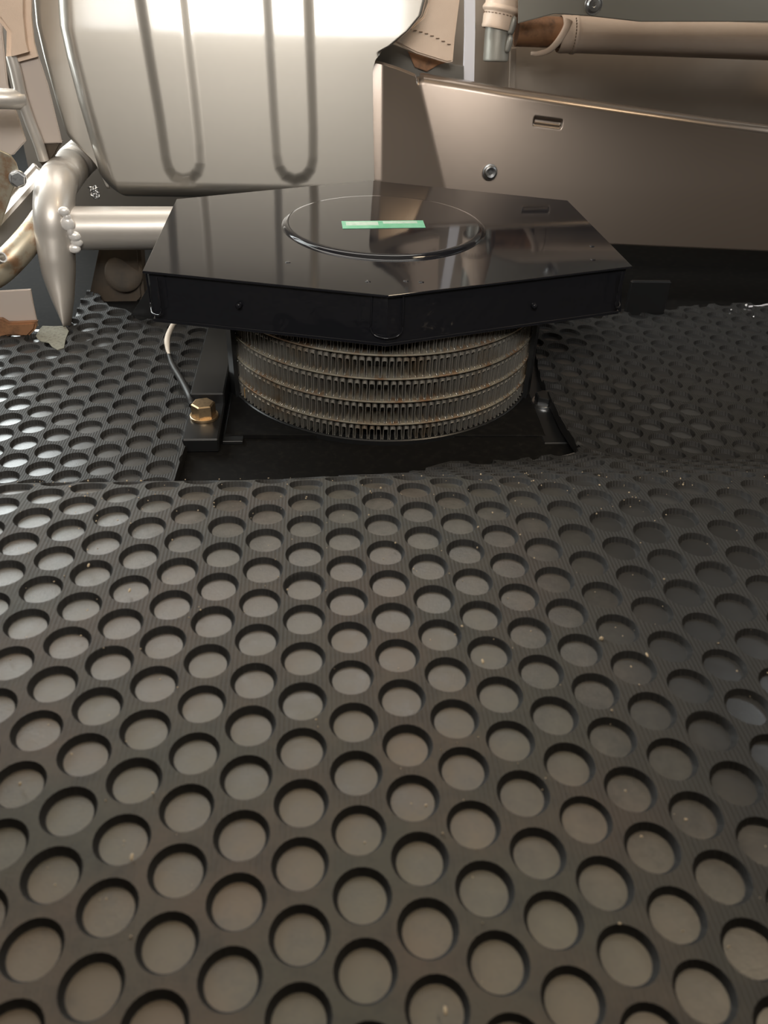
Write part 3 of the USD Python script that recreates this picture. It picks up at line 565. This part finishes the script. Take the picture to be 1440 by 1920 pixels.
ra = thing('slide_rail', 'straight silver box rail sloping from the tube leg to the left edge', 'rail', at(20, 420, 455))
r0, r1 = at(90, 330, 528), at(-30, 464, 482); dr = (r1-r0); Ln = np.linalg.norm(dr); R = frame_z(dr, (0, -.4, 1))
part('rail', xf(box((-9, -13, 0), (9, 13, Ln), 3.0), R, r0), 'silver', ra, 30)
part('top_edge', xf(box((-10.5, -3, 0), (-6, 4, Ln*.99), 1.2), R, r0 + R@np.array([0, 12, 0])), 'silver', ra, 30)
cp = thing('curved_pipe', 'curved olive grey pipe below the rail with a small open end', 'pipe', at(30, 480, 420))
part('pipe', tube(spline([at(80, 408, 470), at(62, 437, 455), at(36, 470, 440), at(0, 505, 425), at(-30, 522, 412)], 40), np.interp(np.linspace(0, 1, 40), [0, .4, 1], [12, 14, 15]), 28, hint=(0, 1, 0)), 'pipe', cp, 60)
part('open_end', pipe([at(-14, 490, 404), at(-2, 485, 398), at(4, 482, 395)], 5.2, 1.5, 24, hint=(0, 0, 1)), 'silver', cp, 40)
bk = thing('angle_bracket', 'small bronze angle bracket on the floor at the left edge', 'bracket', at(30, 610, 385))
part('upright_plate', slab([(-16, 547), (57, 543), (62, 570), (71, 612), (40, 616), (-16, 620)], 396, 3, .6), 'pinkish', bk, 25)
part('foot', slab([(-40, 600), (2, 599), (14, 606), (30, 606), (69, 604), (66, 618), (52, 632), (20, 630), (-40, 640)], 388, 8, 2), 'rust', bk, 30)
h2, w2 = hexbolt(atz(2, 622, -73), (0, -.2, 1), 16, 8, 11, 2, .4)
fb = part('floor_bolt', h2, 'zinc', None, 15); tag(fb, 'brown hex bolt on the mat in front of the angle bracket', 'bolt'); part('washer', w2, 'zinc', fb, 30)
gpts = [atz(*p, -72.4)[:2] for p in ((68, 630), (74, 616), (80, 611), (100, 612), (122, 611), (129, 622), (124, 634), (121, 652), (108, 656), (98, 650), (92, 642), (78, 640), (70, 636))]
gpts = [np.asarray(g_)+rng.normal(0, .5, 2) for g_ in gpts]
gr = part('grit_patch', prism(gpts, -73.0, -72.2), 'grit', None, 40)
tag(gr, 'pale grey grit patch stuck on the mat corner beside the pinched tube leg', 'dirt', kind='stuff')
hs = part('hinge_chain', join(*[xf(trimesh.creation.torus(2.2, .8, 16, 8), frame_z((math.sin(k*1.3), .6, math.cos(k*1.9))), at(170+3.5*(k % 4)+2*(k//4), 352+6.5*(k//4)+(k % 2)*3, 520)) for k in range(12)]), 'steel', None, 60)
tag(hs, 'bit of bright braided metal sleeve under the silver panel corner', 'braided sleeve', kind='stuff')
rb = thing('rusty_block', 'muddy brown iron mounting block on the floor under the crossbar', 'iron block', (-245, 500, -83))
part('block', slab([(186, 462), (262, 462), (266, 520), (270, 560), (240, 592), (205, 590), (166, 560), (172, 530)], 508, 30, 4, dy=.05), 'mud', rb, 30)
part('cap', xf(lathe([(21, 0), (19, 2.2), (14, 3.4), (8, 3.0), (0, 3.2)], 36), frame_z((.35, -1, .35)), at(232, 512, 507)), 'mud', rb, 40)
hf = part('metal_flap', slab([(245, 592), (282, 532), (296, 528), (300, 560), (290, 596)], 430, 2, .4), 'satin', None, 25)
tag(hf, 'thin dark grey metal flap between mat edge and left heater corner', 'metal flap')
rk = part('dark_bracket', join(box((339, 448, -83), (386, 454, -33), 1.5), box((339, 448, -83), (386, 480, -78), 1.5)), 'satin', None, 20)
tag(rk, 'dark square floor bracket standing right of the heater', 'bracket')
lh = part('added_lamp_rim', xf(lathe([(132, 0), (150, 0), (156, 8), (150, 22), (132, 22)], 48), None, (650, -60, 1277)), 'chrome', None, 40)  # rim for the added fill lamp
tag(lh, 'round rim around the added unseen fill lamp in the cab roof', 'lamp')
# unseen seats added for shade: one behind the camera, one at the right
bs = thing('added_seat_back', 'unseen black cloth seat back added to shade the raised mat', 'light blocker', (0, -600, -10))
part('cushion', box((-520, -650, 20), (560, -540, 480), 30), 'seat_cloth', bs, 40); part('seat_base', box((-480, -660, -10), (520, -530, 22), 4), 'trim', bs, 20)
sc_ = thing('shading_cushion', 'unseen black cloth seat cushion shaped to shade the lower floor at the right', 'seat', (480, 350, 275))
part('cushion', box((190, 215, 290), (770, 430, 370), 22), 'seat_cloth', sc_, 40); part('pan', box((200, 225, 275), (765, 420, 291), 3), 'grey_paint', sc_, 20)
# small bright screw and crumbs at the right edge and on the mat
for px, py, r in ((1399, 573, 2.2), (1371, 581, 1.2), (1413, 594, 1.4)):
    c = atz(px, py, -71.5); g = part('metal_crumb', xf(trimesh.creation.icosphere(2, r), None, c), 'steel', None, 60)
    tag(g, {1399: 'bright metal bead at the back edge of the mat near the right frame edge', 1371: 'faint metal speck left of the bright bead at the right back edge', 1413: 'small metal speck in front of the bright bead at the right'}[px], 'metal bead')
lw2 = part('loose_wire', tube(spline([atz(1404, 575, -71.5), atz(1425, 574, -70.5), atz(1440, 571, -70.5), atz(1470, 572, -70.5)], 20), 1.2, 8, hint=(0, 0, 1)), 'chrome', None, 60)
tag(lw2, 'short bright wire lying at the right end of the mat back edge', 'wire')
crumbs = []
for k in range(420):
    s = rng.uniform(-330, 20) if k % 3 else rng.uniform(-40, 40); u = rng.uniform(-260, 330); r = abs(rng.normal(0, .22))+.18
    c = drape(np.array([u]), np.array([s]), np.array([.1]))[0] + [0, 0, 1.0]
    crumbs.append(xf(trimesh.creation.icosphere(0, r), np.diag(rng.uniform(.6, 1.5, 3)), c))
for px, py in ((247, 1607), (243, 1107), (905, 1240), (835, 1895), (1213, 1228), (166, 1060)):
    crumbs.append(xf(trimesh.creation.icosphere(1, 1.1), np.diag([.6, 1.4, .6]), atz(px, py, .9)))
cr = part('crumbs', join(*crumbs), 'crumb', None, 60); tag(cr, 'pale crumbs and dust grains scattered over the raised mat', 'crumbs', kind='stuff')
